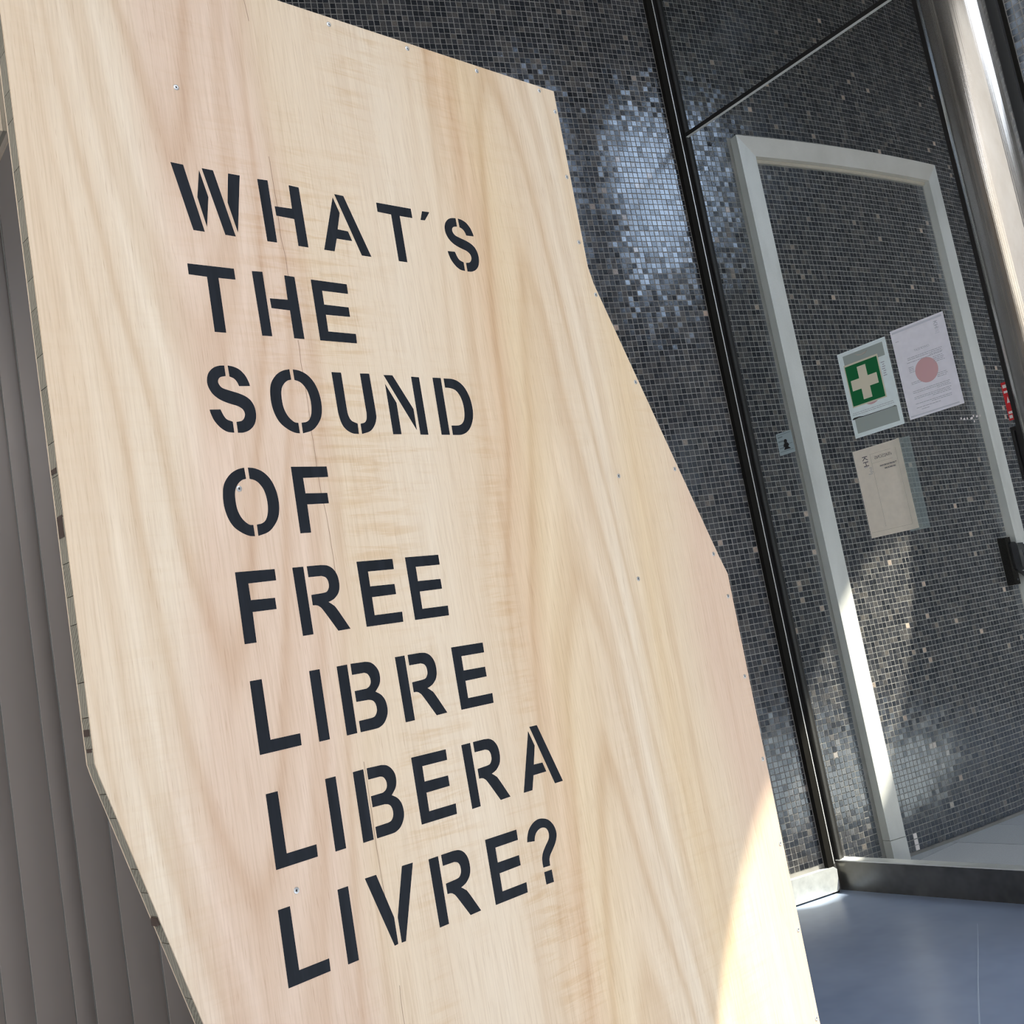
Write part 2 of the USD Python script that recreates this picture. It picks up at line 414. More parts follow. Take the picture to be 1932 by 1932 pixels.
# ------------------------------------------------------------------ roof and surroundings (large structure)
roof_in = [(-6, -1.3), (2.93, -1.3), (2.93, 1.48), (2.905, 1.53), (2.897, 1.57), (2.893, 1.62), (2.899, 1.68), (2.912, 1.735), (2.95, 1.775), (3.3, 1.82), (3.9, 1.86), (4.15, 2.2), (4.5, 2.6), (4.95, 2.75), (5.0, 3.5), (7.2, 3.5), (7.5, -7.0), (15.0, -7.0), (15.0, 11), (-6, 11)]
rooflight = sg.Polygon([(3.734, 3.945), (3.679, 3.905), (3.61, 3.85), (3.546, 3.783), (3.506, 3.727), (3.475, 3.654), (3.453, 3.601), (3.444, 3.549), (3.447, 3.49), (3.466, 3.42), (3.504, 3.367),
                        (3.55, 3.325), (3.60, 3.295), (3.66, 3.272), (3.735, 3.265), (3.801, 3.298), (3.85, 3.35), (3.895, 3.42), (3.93, 3.50), (3.953, 3.58), (3.955, 3.65), (3.945, 3.735), (3.915, 3.82), (3.86, 3.88), (3.80, 3.925)])
put('ceiling', prism(sg.Polygon(roof_in).difference(rooflight), 4.75, 4.80), M_roof, kind='structure', label='dark soffit over the lobby wall with a round rooflight', category='ceiling')

inside = sg.Polygon([tuple(glaz([(u, 0, 0)])[0][:2]) for u in (-0.06, 9.0)] + [(4.0, -6), (-7, -6), (-7, 6)])
wall_line = [tuple(wall([(s, 0, 0.0)])[0][:2]) for s in np.linspace(-3.2, 3.98, 50)]
room = sg.Polygon(wall_line + [tuple(glaz([(u, 0, 0)])[0][:2]) for u in (0.0, 9.0)] + [(wall_line[0][0] - .2, -5.4), (wall_line[0][0] - .2, wall_line[0][1])]).buffer(0)
fl = thing('floor', kind='structure', label='smooth blue-grey resin floor', category='floor')
put('floor_slab', prism(room.buffer(0.02), -0.05, 0.0), M_floor, fl)
seam_a, seam_b = np.array([1.199, 3.486]), np.array([0.862, 2.657])
sd = (seam_b - seam_a) / np.linalg.norm(seam_b - seam_a)
sn = np.array([-sd[1], sd[0]])
pts, back = [], []
for k, t in enumerate(np.linspace(0.12, 1.3, 30)):
    c = seam_a + sd * t + sn * 0.0012 * math.sin(7 * t)
    w = 0.0011 + 0.0012 * abs(math.sin(3.1 * k))
    pts.append(tuple(c + sn * w)); back.append(tuple(c - sn * w))
put('floor_seam', prism(pts + back[::-1], 0.0, 0.0006), M_seam, fl, label='thin pale seam line')

# paving outside the glass
pv = thing('pavement', kind='structure', label='grey granite paving outside the glass', category='pavement')
outer = sg.Polygon(wall_line[-1:] + [tuple(wall([(s, 0, 0)])[0][:2]) for s in np.linspace(4.0, 12.0, 40)] + [(30, 14), (30, -25), (8.0, -9)] + [tuple(glaz([(u, 0, -0.02)])[0][:2]) for u in (9.0, 0.0)]).buffer(0)
put('paving_bed', prism(outer, -0.05, 0.018), M_joint, pv)
base = np.array([1.435, 4.297])
for i in range(-2, 12):
    for j in range(-3, 7):
        n0 = 3.772 - 0.285 + 0.285 * (i - 1)
        u0 = 0.42 + 0.60 * j + (0.3 if i % 2 else 0.0)
        q = [(u0 + .002, n0 + .002), (u0 + .598, n0 + .002), (u0 + .598, n0 + .283), (u0 + .002, n0 + .283)]
        poly = sg.Polygon([tuple((GO + GU * a - GN * (b - 3.2))[:2]) for a, b in q])
        poly = poly.intersection(outer.buffer(-0.012))
        if poly.is_empty or poly.geom_type != 'Polygon' or poly.area < 0.004:
            continue
        put('paver', prism(poly, 0.01, 0.03 + 0.0015 * rng.random()), M_pave[(i * 2 + j) % 3], pv)
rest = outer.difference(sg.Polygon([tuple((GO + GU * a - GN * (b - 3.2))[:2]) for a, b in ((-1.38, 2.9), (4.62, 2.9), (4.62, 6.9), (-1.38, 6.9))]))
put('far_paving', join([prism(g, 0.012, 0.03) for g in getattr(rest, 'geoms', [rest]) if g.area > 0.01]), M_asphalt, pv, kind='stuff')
put('wall_opposite', box(15, 22, -1.6, 30, 0, 14), M_dark, kind='structure', label='dark facade across the yard', category='wall')
put('wall_wing', box(15.2, 24, -24, -1.65, 0, 8.0), M_dark, kind='structure', label='lower dark wing across the yard', category='wall')
put('wall_yard', box(6, 34, -24, -16, 0, 13.0), M_dark, kind='structure', label='dark building closing the far end of the yard', category='wall')
put('wall_south', box(-11, 7.6, -9.4, -5.6, 0, 7.0), M_facade, kind='structure', label='pale facade of the wing behind the photographer', category='wall')
put('wall_left', box(-5.1, -4.95, -5.4, 4.2, 0, 4.75), M_plaster, kind='structure', label='plain plaster side wall', category='wall')

# ------------------------------------------------------------------ curved mosaic wall with its door
PITCH, TS = 0.0215, 0.0193
wb = thing('wall_back', kind='structure', label='curved wall clad in small black glass mosaic', category='wall')
put('grout_bed', mapped(box(-3.2, 8.6, 0.0, 4.75, -0.12, 0.0), wall, 0.35), M_grout, wb, smooth=20)
dr = thing('door_1', kind='structure', label='mosaic-clad door in a brushed steel frame', category='door')
JL0, JL1, JR0, JR1, LZ0, LZ1, FD = 4.230, 4.312, 5.424, 5.508, 2.830, 2.918, 0.036
DZ = 0.0475
put('door_leaf', mapped(box(JL1, JR0, 0.05, LZ0, 0.0, 0.003), wall, 0.12), M_grout, dr, smooth=20)


def bar(poly, d1, mat, name, parent, step=0.09, d0=-0.002, **kw):
    m = prism(poly, d0, d1)
    return put(name, mapped(m, wall, step), mat, parent, smooth=25, **kw)


bar([(JL0, 0.118), (JL1, 0.116), (JL1, LZ0), (JL0, LZ1)], FD, M_steel, 'jamb', dr)
bar([(JR0, 0.118), (JR1, 0.118), (JR1, LZ1), (JR0, LZ0)], FD, M_steel, 'jamb', dr)
bar([(JL0, 0.03), (JL1, 0.03), (JL1, 0.114), (JL0, 0.116)], FD + .001, M_steel, 'kick_block', dr, label='separate steel foot of the door frame')
bar([(JR0, 0.03), (JR1, 0.03), (JR1, 0.115), (JR0, 0.115)], FD + .001, M_steel, 'kick_block', dr, label='separate steel foot of the door frame')
ss = np.linspace(JL1, JR0, 22)
bar([(JL0, LZ1)] + [(s, LZ1) for s in ss] + [(JR1, LZ1)] + [(s, LZ0) for s in ss[::-1]], FD, M_steel_top, 'lintel', dr, step=0.07)
bar([(JL1, LZ0 - .010)] + [(s, LZ0 - .010) for s in ss[1:]] + [(s, LZ0 - .001) for s in ss[::-1]], 0.014, M_beige, 'head_stop', dr, step=0.07)
# lock on the right jamb
put('strike_plate', mapped(prism([(5.330, 0.9445), (5.372, 0.9445), (5.372, 1.153), (5.330, 1.153)], 0.004, 0.040), wall, 0.05), M_bronze, dr, label='black steel lock guard')
cut = sg.Polygon([(5.345, 1.012), (5.355, 1.005), (5.400, 0.985), (5.440, 0.960), (5.455, 0.960), (5.455, 1.112), (5.395, 1.118), (5.382, 1.128), (5.352, 1.130), (5.345, 1.122)])
put('lock_case', mapped(prism(cut, 0.036, 0.052), wall, 0.05), M_black, dr, label='black lock case')
put('lock_face', mapped(prism([(5.392, 1.015), (5.438, 1.015), (5.438, 1.113), (5.392, 1.113)], 0.052, 0.055), wall, 0.05), M_lockface, dr, label='grey lock face')
put('lock_rim', mapped(prism([(5.390, 1.113), (5.440, 1.113), (5.436, 1.120), (5.398, 1.121)], 0.050, 0.057), wall, 0.05), M_chrome, dr)
put('lock_cylinder', mapped(join([disc(5.411, 1.082, 0.0075, 0.055, 0.061), box(5.4075, 5.4145, 1.061, 1.079, 0.055, 0.060)]), wall), M_chrome, dr, label='chrome lock cylinder')
put('guard_screw', mapped(disc(5.352, 0.966, 0.0045, 0.040, 0.0435), wall), M_chrome, dr)
put('pull_plate', mapped(prism([(5.452, 1.04), (5.51, 1.04), (5.51, 1.118), (5.452, 1.118)], FD, FD + 0.003), wall), M_white, dr, label='pale plate beside the lock')
put('lock_lip', mapped(prism([(5.384, 1.0), (5.42, 0.99), (5.47, 0.962), (5.49, 0.940), (5.50, 0.945), (5.475, 0.985), (5.43, 1.005)], 0.050, 0.058), wall, 0.04), M_edge, dr, label='bright curved lip under the lock')

# tiles: one grid for wall and door leaf
S0, S1, T0, T1 = 1.75, 6.6, 0.03, 4.20
cs = np.arange(S0, S1, PITCH)
rows = np.arange(T0, T1, PITCH)
sg_, zg_ = np.meshgrid(cs, rows)
# rows drift sideways a little sheet by sheet, single tiles sit slightly off true
row_shift = np.repeat(rng.normal(0, 0.0008, len(rows) // 13 + 2), 13)[:len(rows)]
sc = (sg_ + row_shift[:, None] + rng.normal(0, 0.0003, sg_.shape)).ravel()
zc = (zg_ + rng.normal(0, 0.0003, sg_.shape)).ravel()
sizes = TS * (1 + rng.normal(0, 0.012, (len(sc), 2)))
tilt = rng.normal(0, 0.016, (len(sc), 2))
proud = 0.0008 + rng.uniform(-0.0002, 0.0002, len(sc))
tones = rng.random(len(sc))
is_in = (sc > JL1 + .011) & (sc < JR0 - .011) & (zc < LZ0 - .02)
hit_frame = (sc > JL0 - .011) & (sc < JR1 + .011) & (zc < LZ1 + .011) & ~is_in
floor_cut = np.where(sc < 3.99, zc < 0.099, zc < 0.045)
post_cut = (sc > 3.930) & (sc < 4.002)
keep = ~hit_frame & ~floor_cut & ~post_cut
sc, zc, sizes, tilt, proud, tones, is_in = (a[keep] for a in (sc, zc, sizes, tilt, proud, tones, is_in))
worn = (np.abs(sc - 4.402) < 0.009) & (zc > 0.04) & (zc < 0.105)


def tile_verts(idx, skin):
    """8 corners per tile: back four, then a slightly smaller front four"""
    n = len(idx)
    hw, hh = sizes[idx, 0] / 2, sizes[idx, 1] / 2
    out = np.zeros((n, 8, 3))
    for k, (a, b) in enumerate(((-1, -1), (1, -1), (1, 1), (-1, 1))):
        out[:, k] = np.c_[sc[idx] + a * hw, zc[idx] + b * hh, np.full(n, skin - 0.001)]
        f = 0.94
        out[:, 4 + k] = np.c_[sc[idx] + a * hw * f, zc[idx] + b * hh * f, skin + proud[idx] + a * hw * tilt[idx, 0] + b * hh * tilt[idx, 1]]
    return out


TF = np.array([[4, 5, 6], [4, 6, 7], [0, 1, 5], [0, 5, 4], [1, 2, 6], [1, 6, 5], [2, 3, 7], [2, 7, 6], [3, 0, 4], [3, 4, 7]])


def tile_mesh(idx, skin=0.0):
    v = tile_verts(idx, skin).reshape(-1, 3)
    f = (TF[None] + 8 * np.arange(len(idx))[:, None, None]).reshape(-1, 3)
    return trimesh.Trimesh(wall(v), f, process=False)


cw = wall(np.c_[sc, zc, np.zeros(len(sc))])
px = project(cw)
seen = (px[:, 0] > 4) & (px[:, 0] < 1928) & (px[:, 1] > 4) & (px[:, 1] < 1928)
board_px = sg.Polygon([(-10, -300), (508, 0), (1046, 172), (1110, 504), (1358, 1050), (1374, 1082), (1550, 1940), (300, 1940), (-10, 100)]).buffer(6)
import shapely
seen &= ~shapely.contains_xy(board_px, px[:, 0], px[:, 1])
col_px = sg.Polygon([(1715, -10), (1940, -10), (1940, 900)])
seen &= ~shapely.contains_xy(col_px, px[:, 0], px[:, 1])
nrm = cw[:, :2] - WC
nrm /= np.linalg.norm(nrm, axis=1)[:, None]
vd = cw - EYE
dist = np.linalg.norm(vd, axis=1)
area = -(nrm * vd[:, :2]).sum(1) / dist ** 3
for group, parent, skin in ((~is_in, wb, 0.0), (is_in, dr, 0.003)):
    ids = np.nonzero(group)[0]
    vis = ids[seen[ids]]
    best = vis[np.argsort(-area[vis])[:300]]
    others = np.setdiff1d(ids, best)
    for i in best:
        put('tile', tile_mesh(np.array([i]), skin), M_notice if worn[i] else M_tile, parent, tone=np.full(8, tones[i]))
    w_ = others[worn[others]]
    if len(w_):
        put('worn_tiles', tile_mesh(w_, skin), M_notice, parent, kind='stuff')
    others = others[~worn[others]]
    put('mosaic_tiles', tile_mesh(others, skin), M_tile, parent, tone=np.repeat(tones[others], 8), kind='stuff')

# steel skirting left of the corner post
bbp = sg.Polygon([(2.2, 0.006), (3.952, 0.006), (3.962, 0.016), (3.968, 0.080), (3.955, 0.0905), (2.2, 0.0905)])
put('baseboard_back', mapped(prism(bbp, 0.0, 0.023), wall, 0.08), M_zincplate, smooth=25, kind='structure', label='dull zinc skirting at the foot of the mosaic', category='baseboard')

# ------------------------------------------------------------------ glass wall
wn = thing('window_1', kind='structure', label='frameless glass wall with dark corner post and steel sill', category='window')


def gbox(u0, u1, z0, z1, d0, d1):
    return mapped(box(u0, u1, z0, z1, d0, d1), glaz)


TOPZ = 4.75
put('corner_post', mapped(box(3.934, 3.9605, 0.0, TOPZ, -0.01, 0.020), wall), M_bronze, wn, label='dark bronze corner post')
put('post_edge', mapped(box(3.9605, 3.9640, 0.1, TOPZ, -0.01, 0.0215), wall), M_edge, wn, label='bright edge strip')
put('post_gasket', join([mapped(box(3.9640, 3.9960, 0.1, TOPZ, -0.01, 0.004), wall), gbox(-0.008, 0.0085, 0.1, TOPZ, -0.03, -0.003)]), M_gasket, wn)
put('post_trim', gbox(0.0085, 0.0130, 0.1, TOPZ, -0.012, 0.001), M_mull, wn)
put('sill_beam', gbox(-0.010, 6.0, 0.0, 0.103, -0.045, 0.002), M_sill, wn, label='dark brushed steel sill')
put('sill_cap', gbox(-0.012, 6.0, 0.103, 0.1065, -0.045, 0.004), M_edge, wn)
put('pane', gbox(0.012, 1.045, 0.1065, 2.900, -0.010, 0.0), M_glass, wn)
put('pane', gbox(0.012, 1.045, 2.9175, TOPZ, -0.010, 0.0), M_glass, wn)
put('pane', gbox(1.397, 3.9, 0.1065, TOPZ, -0.010, 0.0), M_solar, wn, label='tinted solar pane')
put('pane', gbox(3.905, 6.0, 0.1065, TOPZ, -0.010, 0.0), M_solar, wn, label='tinted solar pane')
put('pane_joint', gbox(0.010, 1.045, 2.9015, 2.9175, -0.012, 0.001), M_gasket, wn, label='black silicone joint between two panes')
put('joint_edge', gbox(0.010, 1.045, 2.8990, 2.9015, -0.011, 0.001), M_edge, wn)
put('seal_strip', gbox(1.010, 1.040, 0.1065, TOPZ, -0.014, 0.006), M_gasket, wn)
put('mullion', gbox(1.20, 1.2585, 0.0, TOPZ, -0.03, 0.012), M_mull, wn, label='grey steel mullion behind the column')
put('mullion_rebate', gbox(1.2585, 1.269, 0.0, TOPZ, -0.03, -0.004), M_bronze, wn)
for zk in (2.511, 2.204, 1.90, 1.60):
    put('mullion_screw', mapped(disc(1.2075, zk, 0.0065, 0.012, 0.021), glaz), M_chrome, wn)
# scraps of old sticker on the pane
for a, b, c in ((0.842, 1.508, .004), (0.851, 1.503, .006), (0.862, 1.502, .004), (0.874, 1.499, .008), (0.884, 1.504, .003), (0.893, 1.500, .006), (0.883, 1.487, .003), (0.905, 1.499, .003)):
    put('sticker_scrap', mapped(prism([(a, b), (a + c, b + .002), (a + c * .8, b + .008), (a - .001, b + .006)], 0.0, 0.0004), glaz), M_notice, wn)

# mosaic pier right of the column
wr = thing('wall_right', kind='structure', label='black mosaic pier beyond the steel column', category='wall')
put('pier_core', gbox(1.269, 1.392, 0.0, TOPZ, -0.16, -0.012), M_grout, wr)
ps, pz = np.meshgrid(np.arange(1.281, 1.385, PITCH), np.arange(0.02, TOPZ - .03, PITCH))
ps, pz = ps.ravel(), pz.ravel()
pts_ = np.zeros((len(ps), 8, 3))
pt, pto = rng.normal(0, 0.02, (len(ps), 2)), rng.random(len(ps))
for k, (a, b) in enumerate(((-1, -1), (1, -1), (1, 1), (-1, 1))):
    pts_[:, k] = np.c_[ps + a * TS / 2, pz + b * TS / 2, np.full(len(ps), -0.013)]
    pts_[:, 4 + k] = np.c_[ps + a * TS * .47, pz + b * TS * .47, -0.0112 + a * pt[:, 0] * .0095 + b * pt[:, 1] * .0095]
pp = project(glaz(np.c_[ps, pz, np.zeros(len(ps))]))
vis = np.nonzero((pp[:, 0] < 1930) & (pp[:, 1] > 2) & (pp[:, 1] < 1930) & (pp[:, 0] > 1880))[0]
vis = vis[np.argsort(-pz[vis])][:300]
for i in vis:
    put('tile', trimesh.Trimesh(glaz(pts_[i]), TF, process=False), M_tile, wr, tone=np.full(8, pto[i]))
oth = np.setdiff1d(np.arange(len(ps)), vis)
put('mosaic_tiles', trimesh.Trimesh(glaz(pts_[oth].reshape(-1, 3)), (TF[None] + 8 * np.arange(len(oth))[:, None, None]).reshape(-1, 3), process=False), M_tile, wr, tone=np.repeat(pto[oth], 8), kind='stuff')

# steel column
COL = np.array([1.555, 3.000])
col = thing('steel_column', frame=((COL[0], COL[1], 0.0), (1, 0, 0), (0, 1, 0), (0, 0, 1)), label='round polished steel column standing in front of the glass at right', category='column')
R_ = 0.0885
cyl = lathe([(0, 0.012), (R_, 0.012), (R_, 4.75), (0, 4.75)], 96)
put('shaft', cyl, M_polish, col, smooth=30)
put('base_ring', lathe([(0, 0), (R_ + .012, 0), (R_ + .012, 0.008), (R_ + .004, 0.014), (0, 0.014)], 64), M_steel, col, smooth=30)

# letter outlines, one letter height tall: corners x,y and ~smooth points; pieces divided by ;
GLYPHS = {
    'S': '0.326,0.993 ~0.238,0.983 ~0.147,0.948 ~0.067,0.873 ~0.029,0.781 ~0.027,0.68 ~0.07,0.581 ~0.143,0.509 ~0.232,0.461 ~0.345,0.424 ~0.449,0.396 ~0.519,0.352 ~0.545,0.292 ~0.53,0.23 ~0.48,0.178 0.392,0.159 0.391,0 ~0.485,0.006 ~0.591,0.048 ~0.676,0.131 ~0.719,0.244 ~0.721,0.368 ~0.681,0.47 ~0.604,0.539 ~0.49,0.586 ~0.344,0.624 ~0.241,0.659 ~0.197,0.717 ~0.197,0.768 ~0.239,0.816 0.326,0.837; 0.383,0.996 ~0.476,0.981 ~0.568,0.939 ~0.643,0.855 ~0.683,0.759 0.694,0.704 0.518,0.695 ~0.495,0.756 ~0.454,0.805 0.387,0.833; 0,0.329 0.167,0.338 ~0.2,0.254 ~0.244,0.194 0.332,0.161 0.33,0.001 ~0.227,0.013 ~0.129,0.072 ~0.049,0.171 ~0.012,0.27',
    'O': '0.394,0.993 ~0.271,0.963 ~0.154,0.894 ~0.053,0.773 ~0.01,0.635 ~0,0.456 ~0.03,0.29 ~0.099,0.156 ~0.211,0.063 ~0.32,0.012 0.407,0 0.407,0.161 ~0.336,0.175 ~0.246,0.263 ~0.193,0.399 ~0.188,0.578 ~0.216,0.695 ~0.274,0.772 ~0.341,0.817 0.4,0.831; 0.456,0.994 ~0.571,0.978 ~0.694,0.92 ~0.796,0.805 ~0.858,0.633 ~0.869,0.438 ~0.829,0.264 ~0.738,0.134 ~0.625,0.047 0.463,0.001 0.465,0.164 ~0.552,0.179 ~0.621,0.228 ~0.67,0.336 ~0.687,0.498 ~0.66,0.659 ~0.594,0.764 ~0.53,0.81 0.458,0.83',
    'U': '0,0.987 0.176,0.986 0.175,0.421 ~0.183,0.302 ~0.229,0.213 0.335,0.167 0.328,0 ~0.211,0.011 ~0.105,0.069 ~0.039,0.163 ~0.008,0.31 0.004,0.416; 0.538,0.99 0.716,0.995 0.724,0.387 ~0.715,0.265 ~0.66,0.148 ~0.557,0.05 0.392,0.001 0.392,0.165 ~0.477,0.188 ~0.523,0.243 ~0.541,0.334 0.541,0.406',
    'N': '0.001,0.988 0.179,0.99 0.499,0.43 0.495,0.078; 0.003,0.835 0.169,0.528 0.165,0.004 0,0.002; 0.565,0.986 0.728,0.983 0.722,0 0.558,0.001',
    'D': '0.012,0.99 0.19,0.992 0.178,0.002 0,0.001; 0.255,0.988 ~0.452,0.984 ~0.591,0.935 ~0.702,0.827 ~0.778,0.638 ~0.787,0.413 ~0.727,0.227 ~0.61,0.081 ~0.451,0.008 0.246,0 0.249,0.161 ~0.421,0.17 ~0.526,0.23 ~0.581,0.343 ~0.598,0.514 ~0.566,0.67 ~0.49,0.779 ~0.383,0.821 0.253,0.829',
    'R': '0,0.988 0.182,0.989 0.182,0.003 0.007,0; 0.244,0.99 0.48,0.99 ~0.592,0.974 ~0.682,0.918 ~0.741,0.814 ~0.751,0.674 ~0.718,0.565 ~0.642,0.488 ~0.574,0.455 0.518,0.438 ~0.585,0.389 ~0.643,0.324 0.825,0.009 0.612,0.003 ~0.413,0.322 ~0.357,0.386 ~0.309,0.411 0.246,0.417 0.246,0.568 0.444,0.577 ~0.515,0.591 ~0.558,0.639 ~0.571,0.691 ~0.564,0.757 ~0.531,0.805 0.467,0.83 0.245,0.83',
    'B': '0.006,0.996 0.187,0.999 0.18,0.003 0,0; 0.249,1.001 0.512,0.995 ~0.601,0.972 ~0.675,0.913 ~0.725,0.822 ~0.729,0.716 ~0.695,0.624 0.609,0.536 ~0.7,0.476 ~0.76,0.383 ~0.776,0.255 ~0.749,0.156 ~0.679,0.064 ~0.593,0.018 ~0.506,0.006 0.242,0.003 0.242,0.165 0.47,0.17 ~0.532,0.186 ~0.577,0.241 ~0.588,0.308 ~0.57,0.38 ~0.527,0.421 0.463,0.439 0.249,0.443 0.248,0.6 0.462,0.604 ~0.517,0.63 ~0.552,0.68 ~0.553,0.749 ~0.519,0.813 0.465,0.839 0.248,0.839',
    '?': '0,0.74 ~0.027,0.828 ~0.087,0.925 ~0.191,0.998 ~0.31,1.03 ~0.428,1.016 ~0.54,0.968 ~0.629,0.871 ~0.668,0.762 ~0.658,0.671 ~0.605,0.578 ~0.521,0.492 ~0.446,0.42 ~0.412,0.358 0.404,0.265 0.25,0.273 ~0.251,0.365 ~0.267,0.438 ~0.304,0.506 ~0.38,0.585 ~0.46,0.657 ~0.493,0.712 ~0.497,0.782 ~0.463,0.847 ~0.394,0.878 ~0.312,0.877 ~0.232,0.84 ~0.182,0.782 0.159,0.717; 0.251,0.198 0.421,0.195 0.425,0 0.253,0.004',
    'W': '0,1.008 0.194,1.005 0.385,0.002 0.209,0.003; 0.439,0.966 0.526,0.562 0.434,0.087 0.349,0.531; 0.488,1.007 0.668,1.007 0.885,0 0.717,0.003; 0.916,1.004 1.109,1.008 0.934,0.073 0.835,0.53',
    'A': '0.373,1.004 0.547,1.002 0.918,0.001 0.728,0; 0.329,0.939 0.418,0.686 0.324,0.392 0.525,0.385 0.577,0.229 0.277,0.228 0.195,0.002 0,0.002',
    'T': '0.003,0.999 0.738,1.008 0.739,0.84 0.463,0.835 0.458,0.001 0.278,0 0.283,0.832 0,0.837',
    'q': '0.065,1.003 0.23,1.011 0.095,0.841 0,0.835',
    'V': '0,1.023 0.195,1.022 0.385,0.376 0.385,0.006 0.323,0; 0.659,1.023 0.858,1.019 0.522,0.003 0.45,0.004 0.449,0.356',
    'H': '0,1.007 0.179,1.017 0.18,0.004 0.011,0.002; 0.556,1.004 0.735,0.999 0.74,0 0.561,0.001 0.561,0.445 0.243,0.451 0.239,0.603 0.55,0.612',
    'E': '0.002,0.991 0.676,0.986 0.672,0.826 0.181,0.828 0.178,0.598 0.638,0.594 0.638,0.437 0.179,0.433 0.175,0.157 0.697,0.155 0.688,0 0,0.001',
    'F': '0.01,0.996 0.631,0.992 0.63,0.832 0.187,0.825 0.189,0.59 0.569,0.585 0.569,0.427 0.189,0.424 0.182,0.001 0,0',
    'L': '0.007,0.996 0.189,0.997 0.189,0.169 0.659,0.171 0.654,0.008 0,0',
    'I': '0.008,0.998 0.182,0.999 0.177,0.002 0,0',
}

# ------------------------------------------------------------------ the sign
THK = 0.028
OUT = [(0.0, 0.834), (1.0915, 0.834), (1.0925, 0.456), (1.1005, 0.420), (1.3335, -0.1525), (1.351, -0.190), (1.3555, -1.300), (0.272, -1.300), (0.262, -1.268), (0.0030, -0.326), (0.0, -0.312)]
sb = thing('sign_board', frame=(BO, BH, BV, BN), label='tall plywood sign with black stencilled words and a stepped outline', category='sign')
outp = sg.Polygon(OUT)
put('face_veneer', prism(outp, -0.0026, 0.0), M_veneer, sb)
put('back_veneer', prism(outp, -THK, -THK + 0.0026), M_ply, sb)
put('core', prism(outp.buffer(-0.03, join_style=2), -THK + 0.0026, -0.0026), M_core, sb)
rim = outp.difference(outp.buffer(-0.03, join_style=2))
brng = np.random.default_rng(21)
t = -1.300
bi = 0
while t < 0.834:
    hgt = float(brng.choice([0.034, 0.041, 0.055, 0.068])) * (0.9 + 0.2 * brng.random())
    top = min(t + hgt, 0.834)
    for part_ in (rim.intersection(sg.box(-1, t + 0.0005, 0.55, top - 0.0004)), rim.intersection(sg.box(0.55, t + 0.0005, 3, top - 0.0004))):
        for g in getattr(part_, 'geoms', [part_]):
            if g.is_empty or g.area < 2e-5:
                continue
            dz = 0.0004 * brng.random()
            g2 = affinity.translate(g, dz if g.centroid.x < .55 else -dz, 0)
            put('core_block', prism(g2, -THK + 0.0027, -0.0027), M_end[bi % 4], sb)
            bi += 1
    t = top
for tk, hk, sk in ((-0.030, 0.034, 0.0), (-0.278, 0.010, 0.0), (-0.298, 0.006, 0.001), (0.052, 0.008, 0.0), (-0.52, 0.012, 0.053)):
    put('knot', prism([(sk - .0009, tk), (sk + .006, tk + .002), (sk + .006, tk + hk), (sk - .0009, tk + hk * .8)], -THK + .006, -.0062), M_knot, sb, label='dark knot in the core edge')


def curve(spec):
    """'x,y' corners and '~x,y' points of a smooth run, as a closed outline"""
    P, sm = [], []
    for w in spec.split():
        sm.append(w[0] == '~')
        P.append(tuple(float(v) for v in w.lstrip('~').split(',')))
    P, n, out = np.array(P), len(P), []
    for i in range(n):
        j = (i + 1) % n
        out.append(P[i])
        if sm[i] or sm[j]:
            a, b = P[i], P[j]
            pa = P[(i - 1) % n] if sm[i] else 2 * a - b
            pb = P[(j + 1) % n] if sm[j] else 2 * b - a
            for u in np.linspace(0, 1, 7)[1:-1]:
                out.append(0.5 * (2 * a + (b - pa) * u + (2 * pa - 5 * a + 4 * b - pb) * u * u + (3 * a - pa - 3 * b + pb) * u ** 3))
    return np.array(out)


LH = 0.1
LINES = [(0.3353, 'W .1763 H .2926 A .3781 T .4778 q .5539 S .5954'), (0.2093, 'T .1790 H .2645 E .3492'), (0.0862, 'S .1807 O .2638 U .3585 N .4410 D .5243'), (-0.0380, 'O .1814 F .2765'),
         (-0.1602, 'F .1821 R .2581 E .3504 E .4265'), (-0.2842, 'L .1811 I .2590 B .2977 R .3853 E .4774'), (-0.4096, 'L .1806 I .2584 B .2974 E .3850 R .4673 A .5601'), (-0.5335, 'L .1751 I .2527 V .2918 R .3865 E .4799 ? .5510')]
for y, words in LINES:
    w = words.split()
    for ch, x in zip(w[::2], w[1::2]):
        o = np.array([float(x), y]) / 0.825
        k = 1.0
        pieces = [prism(o + curve(g) * LH * k, 0.0, 0.0003) for g in GLYPHS[ch].split(';')]
        put('painted_letter' if ch not in 'q?' else 'painted_mark', join(pieces), M_paint, sb)

head = lathe([(0, 0.0), (0.0042, 0.0), (0.0045, 0.0003), (0.0041, 0.0011), (0.0030, 0.0014), (0.0019, 0.0014), (0.0012, 0.0004), (0, 0.0003)], 20)
SCREWS = [(0.24, 0.6298), (0.5419, 0.82), (0.71, 0.8226), (0.8774, 0.8226), (1.0466, 0.8242), (1.083, 0.7867), (1.0802, 0.6449), (1.079, 0.5057), (1.0995, 0.3975), (1.1706, 0.219), (1.2421, 0.0368),
          (1.3151, -0.1455), (1.0633, 0.0257), (1.0628, -0.1761), (1.3359, -0.2366), (1.3376, -0.4039), (1.342, -0.5742), (1.3434, -0.7441), (1.3453, -0.9148), (1.3454, -1.0869), (0.2467, 0.023), (0.2441, -0.5301), (0.3734, 0.8190)]
cross = join([box(-0.0017, 0.0017, -0.0005, 0.0005, 0.0003, 0.0009), box(-0.0005, 0.0005, -0.0017, 0.0017, 0.0003, 0.0009)])
